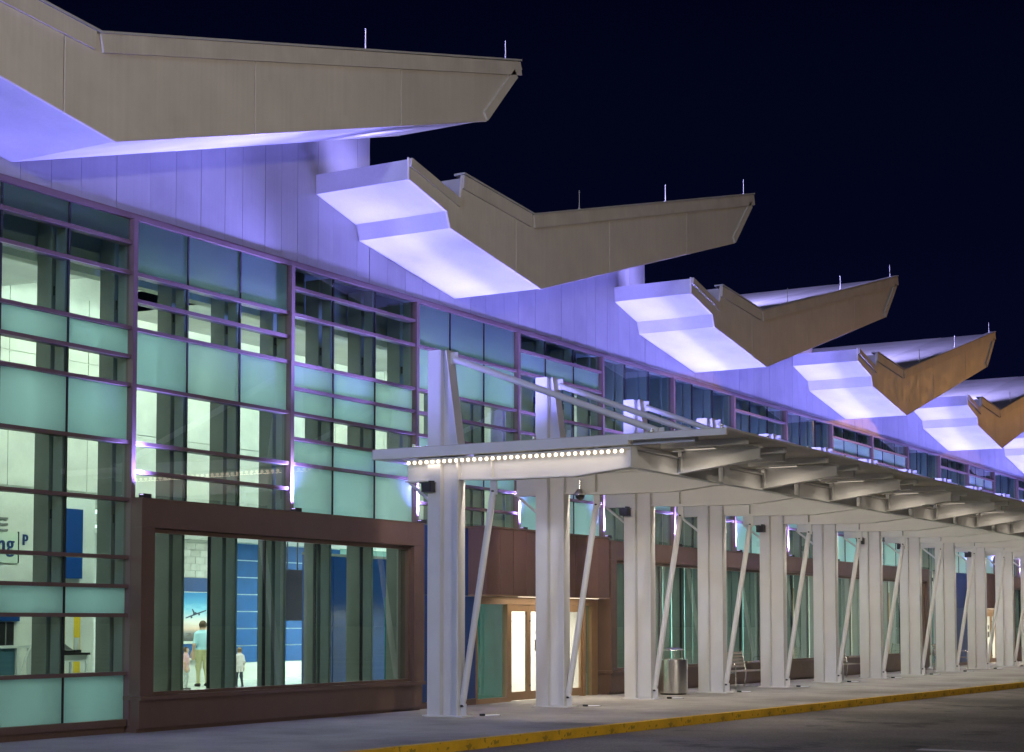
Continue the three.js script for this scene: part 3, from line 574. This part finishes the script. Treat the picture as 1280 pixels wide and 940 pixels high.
    const A = new THREE.RectAreaLight(lin(0.98, 1, 0.93), far ? HALL_L * 3 : HALL_L, 1.2, 1.2); A.position.set(0, -0.03, 0); A.rotation.x = -Math.PI / 2; t.add(A);
  }

  const tp = thing('blue_screen', 'dark blue screen wall inside, behind the right end of the window box', 'screen', [29.4, 0, -4.2]);
  for (let k = 0; k < 4; k++) part(tp, 'panel', box(k * 1.1 + 0.01, k * 1.1 + 1.09, 0.05, 3.2, -0.03, 0.0 + 0.01 * (k % 2)), M.blue);
  part(tp, 'rail', [box(0, 4.4, 0, 0.05, -0.04, 0.02), box(0, 4.4, 3.2, 3.26, -0.04, 0.02)], M.post);
  // cladding of the upper lobby wall
  const clad = [0.74, 0.70, 0.72].map(v => std({ color: lin(v * 0.97, v, v * 0.92), map: rep(dirt, 2.2), roughness: 0.8 }));
  const cl = thing('lobby_cladding', 'pale cladding panels on the upper lobby wall inside the glass', 'cladding', [XA, 4.22, -4.998]);
  for (let i = 0; i < 15; i++) for (let r = 0; r < 3; r++) part(cl, 'cladding_panel', box(i * 2 + 0.008, i * 2 + 1.992, r * 1.25 + 0.008, r * 1.25 + 1.242, 0, 0.02 + 0.004 * rnd()), clad[Math.floor(rnd() * 3)]);
  // wall sign
  const font = await new FontLoader().loadAsync('fonts/droid/droid_sans_bold.typeface.json');
  const word = (s, size, x, y, z) => { const g = new TextGeometry(s, { font, size, depth: 0.012, curveSegments: 6 }); g.translate(x, y, z); return g; };
  const sg = thing('wall_sign', 'pale wall sign reading ng beside a letter P in dark blue', 'sign', [21.3, 2.8, -4.99]);
  part(sg, 'board', box(-0.3, 0.575, 0.0, 0.56, -0.005, 0.02), std({ color: lin(0.52, 0.6, 0.5), roughness: 0.7 }));
  part(sg, 'rule', box(0.585, 0.6, 0.0, 0.58, -0.005, 0.022), M.blackMetal);
  part(sg, 'lettering', word('ng', 0.27, 0.05, 0.2, 0.021), std({ color: lin(0.01, 0.035, 0.13), roughness: 0.5 }));
  part(sg, 'lettering', word('P', 0.2, 0.68, 0.34, 0.0), std({ color: lin(0.01, 0.035, 0.13), roughness: 0.5 }));
  const vg = thing('wall_grille', 'three grey slots of a ventilation grille above the wall sign', 'grille', [21.2, 3.38, -4.99]);
  for (let k = 0; k < 3; k++) part(vg, 'slot', box(0, 0.44, k * 0.105, k * 0.105 + 0.04, -0.005, 0.012), M.post);
  const bp = thing('blue_pier', 'plain blue wall pier beside the pale lobby wall', 'wall', [22.96, 0, -5]);
  part(bp, 'face', box(0, 0.52, 2.55, 3.88, -0.18, 0.06), M.blue); part(bp, 'pier', box(0, 0.9, 0, 4.19, -0.19, 0.0), M.plaster); part(bp, 'yellow_panel', box(0.0, 0.5, 0.0, 1.84, 0.01, 0.05), std({ color: lin(0.7, 0.48, 0.03), roughness: 0.5 }));
  part(bp, 'pale_panel', box(0.09, 0.3, 0.0, 1.86, 0.052, 0.07), M.plaster);

  // service window, kiosk and desk in the lobby
  const sw = thing('service_window', 'dark service window with a blue header in the lobby wall', 'window', [20.4, 0, -5]);
  part(sw, 'opening', box(0, 1.42, 1.05, 1.72, -0.01, 0.02), M.blackMetal); part(sw, 'header', box(-0.1, 1.52, 1.735, 1.86, -0.01, 0.06), M.blue);
  for (let k = 0; k < 5; k++) part(sw, 'bar', box(0.25 + k * 0.24, 0.27 + k * 0.24, 1.05, 1.72, 0.021, 0.03), M.post);
  const ki = thing('kiosk', 'white framed kiosk with a blue grey panel before the service window', 'kiosk', [20.55, 0, -3.9]);
  const panelB = std({ color: lin(0.05, 0.13, 0.18), roughness: 0.5 }), wf = std({ color: lin(0.7, 0.74, 0.72), roughness: 0.4 });
  part(ki, 'panel', box(-0.6, 0.28, 0.62, 1.26, -0.02, 0.02), panelB);
  part(ki, 'frame', [box(-0.65, 0.72, 1.262, 1.31, -0.05, 0.05), box(-0.65, 0.72, 0.55, 0.61, -0.05, 0.05), box(0.3, 0.36, 0.612, 1.26, -0.05, 0.05), box(0.62, 0.7, 0, 1.26, -0.05, 0.05), box(-0.65, -0.6, 0, 1.26, -0.05, 0.05)], wf);
  part(ki, 'handle', tube([[0.34, 0.7, 0.06], [0.42, 1.0, 0.09], [0.55, 1.25, 0.09], [0.66, 1.33, 0.06]], 0.016, 14, 8), wf);
  part(ki, 'lower_panel', box(-0.6, 0.62, 0.1, 0.54, -0.02, 0.02), M.post);
  const dk = thing('service_desk', 'narrow standing desk with thin legs before the yellow panel', 'desk', [21.95, 0, -4]);
  part(dk, 'top', box(-0.1, 0.62, 1.12, 1.16, -0.3, 0.2), M.blackMetal);
  for (const [x, z] of [[-0.05, -0.25], [0.57, -0.25], [-0.05, 0.15], [0.57, 0.15]]) part(dk, 'leg', box(x - 0.02, x + 0.02, 0, 1.118, z - 0.02, z + 0.02), wf);
  part(dk, 'apron', box(-0.03, 0.55, 1.0, 1.118, 0.14, 0.16), wf);
  const ph = thing('desk_phone', 'dark desk phone with white display on the standing desk', 'phone', [22.1, 1.162, -4]);
  part(ph, 'body', prismZY([[-0.12, 0], [0.12, 0], [0.12, 0.04], [-0.12, 0.16]], -0.06, 0.14), M.blackMetal); part(ph, 'display', box(-0.02, 0.11, 0.12, 0.2, -0.11, -0.09), wf);
  const cup = thing('paper_stack', 'small white upright paper holder on the standing desk', 'holder', [22.4, 1.162, -3.98]);
  part(cup, 'sheets', [box(-0.06, 0.06, 0, 0.27, -0.012, 0.012)], wf); part(cup, 'stand', box(-0.075, 0.075, 0, 0.05, -0.05, 0.05), M.blackMetal);

  // hanging display and potted plant in the hall
  const tv = thing('hanging_display', 'black back of a display hanging in the hall behind the window box', 'display', [32.6, 1.75, -7]);
  part(tv, 'case', box(-0.34, 0.34, 0, 1.25, -0.08, 0.08), M.blackMetal); part(tv, 'hanger', [bar([-0.2, 1.25, 0], [-0.2, 2.33, 0], 0.02, 8), bar([0.2, 1.25, 0], [0.2, 2.33, 0], 0.02, 8)], M.blackMetal);
  const pl = thing('potted_plant', 'green leafy plant in a dark red pot on a low stand in the hall', 'plant', [31.75, 0, -5.1]);
  part(pl, 'stand', [box(-0.3, 0.3, 0.36, 0.4, -0.2, 0.2), ...[[-0.26, -0.16], [0.26, -0.16], [-0.26, 0.16], [0.26, 0.16]].map(([x, z]) => box(x - 0.02, x + 0.02, 0, 0.36, z - 0.02, z + 0.02))], M.plaster);
  part(pl, 'pot', new THREE.LatheGeometry([[0, 0], [0.07, 0], [0.1, 0.2], [0.085, 0.2], [0.08, 0.16], [0, 0.16]].map(p => new THREE.Vector2(...p)), 20).translate(0, 0.402, 0), std({ color: lin(0.2, 0.03, 0.02), roughness: 0.5 }));
  part(pl, 'stem', bar([0, 0.55, 0], [0.01, 0.85, 0], 0.012, 6), std({ color: lin(0.06, 0.05, 0.02), roughness: 0.8 }));
  const leaf = new THREE.PlaneGeometry(0.07, 0.26, 2, 4); { const p = leaf.attributes.position; for (let i = 0; i < p.count; i++) { const v = p.getY(i) / 0.26 + 0.5; p.setXYZ(i, p.getX(i) * Math.sin(Math.PI * Math.min(0.98, v * 0.9 + 0.06)), p.getY(i) + 0.13, -0.12 * v * v + 0.15 * Math.abs(p.getX(i))); } leaf.computeVertexNormals(); }
  const leafM = [[0.05, 0.12, 0.03], [0.08, 0.17, 0.04]].map(q => std({ color: lin(...q), roughness: 0.5, side: THREE.DoubleSide }));
  for (let i = 0; i < 26; i++) { const m = part(pl, 'leaf', leaf, leafM[i % 2]); m.position.set(0.01 * Math.cos(i * 2.4), 0.6 + 0.3 * (i / 26), 0.01 * Math.sin(i * 2.4)); m.rotation.set(0.4 + 0.7 * rnd(), i * 2.4, 0, 'YXZ'); }

  // warm wooden screens deep in the hall at the far windows
  const wood = std({ color: lin(0.42, 0.19, 0.06), map: rep(streak, 0.8), roughness: 0.5 });
  [[60.2, 'wood slat screen lit warm inside behind the benches'], [66.8, 'wood slat screen lit warm inside, second behind the benches'], [71.5, 'wood slat screen lit warm inside nearest the far entrance']].forEach(([x, l]) => {
    const s = thing('wood_screen', l, 'screen', [x, 0, -4.6], 'wood slat screens in the far hall');
    for (let k = 0; k < 8; k++) part(s, 'slat', box(k * 0.13, k * 0.13 + 0.09, 0.1, 2.9, -0.05, 0.05), wood);
    part(s, 'rail', [box(-0.05, 1.08, 2.9, 3.0, -0.06, 0.06), box(-0.05, 1.08, 0, 0.1, -0.06, 0.06)], wood);
    const lp = thing('pendant_lamp', 'warm glowing pendant lamp hanging before a wood slat screen', 'lamp', [x + 0.4, 2.2, -3.9], 'pendant lamps in the far hall');
    part(lp, 'lamp_shade', new THREE.LatheGeometry([[0.03, 0.3], [0.06, 0.28], [0.16, 0.06], [0.17, 0.0], [0.15, 0.0], [0.05, 0.26]].map(p => new THREE.Vector2(...p)), 24), M.blackMetal);
    part(lp, 'bulb', new THREE.SphereGeometry(0.07, 14, 10).translate(0, 0.06, 0), std({ color: lin(0.3, 0.3, 0.3), emissive: lin(1, 0.6, 0.28), emissiveIntensity: 6 }));
    part(lp, 'cord', bar([0, 0.29, 0], [0, 2.2, 0], 0.008, 6), M.blackMetal);
    const q = new THREE.PointLight(lin(1, 0.6, 0.28), 14, 0, 2); q.position.set(0, 0.06, 0); q.castShadow = true; q.shadow.radius = 3; lp.add(q);
  });
}

/* ---------- people in the hall ---------- */
function person(label, pos, turn, h, cols, pose) {
  // joints in a body 1.75 m tall, scaled; a smooth union of tapered capsules
  const s = h / 1.75, hd = pose.child ? 1.22 : 1, R = 72, size = 2.0;
  const J = [];
  const cap = (a, b, ra, rb) => J.push([a, b, ra, rb]);
  cap([0, 1.0, 0], [0, 1.22, 0], 0.135, 0.14); cap([-0.1, 1.38, 0], [0.1, 1.38, 0], 0.095, 0.095); cap([0, 1.2, 0], [0, 1.36, 0], 0.15, 0.13);
  cap([0, 1.42, 0], [0, 1.53, 0.01], 0.055, 0.05); cap([0, 1.585, 0.015], [0, 1.665, 0], 0.072 * hd, 0.088 * hd); cap([0, 1.60, 0.075 * hd], [0, 1.62, 0.085 * hd], 0.018, 0.014);
  cap([-0.075, 1.62, 0], [-0.088 * hd, 1.64, 0], 0.02, 0.016); cap([0.075, 1.62, 0], [0.088 * hd, 1.64, 0], 0.02, 0.016);
  for (const q of [-1, 1]) {
    const st = pose.step * q;
    cap([0.09 * q, 0.95, 0], [0.1 * q, 0.52, 0.5 * st + 0.03], 0.1, 0.065); cap([0.1 * q, 0.5, 0.5 * st + 0.03], [0.1 * q, 0.09, st - 0.02], 0.062, 0.042); cap([0.1 * q, 0.045, st - 0.04], [0.115 * q, 0.035, st + 0.13], 0.045, 0.035);
    const e = pose.elbow[q < 0 ? 0 : 1], w = pose.wrist[q < 0 ? 0 : 1];
    cap([0.19 * q, 1.38, 0], [e[0] * q, e[1], e[2]], 0.055, 0.042); cap([e[0] * q, e[1], e[2]], [w[0] * q, w[1], w[2]], 0.042, 0.03);
    cap([w[0] * q, w[1] - 0.02, w[2]], [w[0] * q, w[1] - 0.08, w[2] + 0.01], 0.034, 0.03);
    for (let k = 0; k < 4; k++) cap([w[0] * q, w[1] - 0.09, w[2] - 0.03 + k * 0.021], [(w[0] - 0.012) * q, w[1] - 0.15 - 0.02 * Math.sin(k + 0.6), w[2] - 0.025 + k * 0.02 + 0.01], 0.0095, 0.008);
    cap([w[0] * q, w[1] - 0.05, w[2] + 0.035], [(w[0] - 0.01) * q, w[1] - 0.1, w[2] + 0.055], 0.011, 0.009);
  }
  const mc = new MarchingCubes(R, M.plaster, false, false, 60000); mc.isolation = 0;
  const P = new THREE.Vector3(), A = new THREE.Vector3(), D = new THREE.Vector3();
  const js = J.map(([a, b, ra, rb]) => ({ a: new THREE.Vector3(...a), d: new THREE.Vector3(...b).sub(new THREE.Vector3(...a)), ra, rb })).map(j => ({ ...j, l: Math.max(1e-6, j.d.lengthSq()) }));
  const half = R / 2;
  for (let z = 0; z < R; z++) for (let y = 0; y < R; y++) for (let x = 0; x < R; x++) {
    P.set((x - half) / half * size / 2 * 0.5, (y - half) / half * size / 2 + 0.88, (z - half) / half * size / 2 * 0.5);
    let acc = 0; const K = 38;
    for (const j of js) { A.copy(P).sub(j.a); const t = Math.min(1, Math.max(0, A.dot(j.d) / j.l)); const dd = A.addScaledVector(j.d, -t).length() - (j.ra + (j.rb - j.ra) * t); if (dd < 0.3) acc += Math.exp(-K * dd); }
    mc.field[x + y * R + z * R * R] = acc > 0 ? Math.log(acc) / K : -0.3;
  }
  mc.update();
  const n = mc.count, pos3 = new Float32Array(n * 3), col = new Float32Array(n * 3);
  for (let i = 0; i < n; i++) {
    const x = mc.positionArray[3 * i] * size / 2 * 0.5, y = mc.positionArray[3 * i + 1] * size / 2 + 0.88, z = mc.positionArray[3 * i + 2] * size / 2 * 0.5;
    pos3.set([x * s, y * s, z * s], 3 * i);
    const arm = Math.abs(x) > 0.235 && y < pose.sleeve;
    const c = y < 0.075 ? cols.shoe : y < cols.waist && Math.abs(x) < 0.235 && y > cols.hem ? cols.legs : y <= cols.hem ? cols.skin : y > 1.50 ? (z < 0.035 && y > 1.56 || y > 1.70 ? cols.hair : cols.skin) : arm ? cols.skin : cols.top;
    col.set(c, 3 * i);
  }
  const g = new THREE.BufferGeometry(); g.setAttribute('position', new THREE.BufferAttribute(pos3, 3)); g.setAttribute('color', new THREE.BufferAttribute(col, 3));
  const gm = mergeVertices(g, 1e-5); gm.computeVertexNormals();
  const t = thing('person', label, 'person', pos, 'people in the hall', turn);
  part(t, 'body', gm, std({ vertexColors: true, roughness: 0.85 }));
  return t;
}
{
  const skin = [0.5, 0.32, 0.23], rest = { step: 0.05, elbow: [[0.25, 1.12, -0.03], [0.25, 1.12, -0.03]], wrist: [[0.26, 0.9, 0.06], [0.26, 0.9, 0.06]], sleeve: 1.15 };
  person('person in a light blue shirt and khaki trousers standing in the hall', [34.43, 0, -11.44], 2.7, 1.76, { skin, hair: [0.08, 0.05, 0.03], top: [0.35, 0.58, 0.66], legs: [0.42, 0.40, 0.22], shoe: [0.03, 0.02, 0.02], waist: 0.98, hem: 0 }, { ...rest, wrist: [[0.22, 1.0, 0.2], [0.26, 0.9, 0.05]] });
  person('small person in a pale top and dark leggings with long brown hair', [34.09, 0, -9.89], 2.9, 1.05, { skin, hair: [0.2, 0.12, 0.06], top: [0.72, 0.62, 0.6], legs: [0.03, 0.03, 0.05], shoe: [0.1, 0.08, 0.08], waist: 0.7, hem: 0 }, { ...rest, child: true, step: 0.08 });
  person('small person in a pink top standing beside the mural', [32.55, 0, -10.36], 0.6, 1.08, { skin, hair: [0.1, 0.06, 0.04], top: [0.62, 0.36, 0.38], legs: [0.42, 0.43, 0.42], shoe: [0.1, 0.08, 0.08], waist: 0.8, hem: 0 }, { ...rest, child: true });
}

/* ---------- lamp masts added out of view, to light the fascias, columns and ground ---------- */
function mast(x, z, h, cd, color, label, soft = 25) {
  const t = thing('added_lamp_mast', label, 'added street lamp', [x, -0.15, z], 'added lamp masts out of view');
  part(t, 'pole', bar([0, 0.5, 0], [0, h, 0], 0.2, 18, 0.1), M.blackMetal);
  part(t, 'base', new THREE.CylinderGeometry(0.4, 0.42, 0.6, 24).translate(0, 0.3, 0), M.concrete);
  part(t, 'arm', bar([0, h - 0.1, 0], [0, h + 0.15, -1.2], 0.045, 10), M.blackMetal);
  part(t, 'head', box(-0.22, 0.22, h + 0.16, h + 0.28, -1.75, -1.1), M.blackMetal);
  part(t, 'bulb', new THREE.SphereGeometry(0.16, 18, 12).translate(0, h, -1.45), std({ color: lin(0.3, 0.3, 0.3), emissive: lin(...color), emissiveIntensity: 8 }));
  const p = new THREE.PointLight(lin(...color), cd, 0, 2); p.position.set(0, h, -1.45); p.castShadow = true; p.shadow.radius = soft; t.add(p);
}
mast(6, 36, 10.5, MAST[0], [1, 0.89, 0.73], 'added black lamp mast with a warm white head, out of view across the road');
mast(98, 18, 15, MAST[1], [1, 0.47, 0.14], 'added tall black lamp mast with an amber head, out of view across the road');
mast(-26, 14, 12, MAST[2], [0.56, 0.64, 1], 'added black lamp mast with a cool white head, out of view at the near end of the road', 80);

renderer.render(scene, camera);
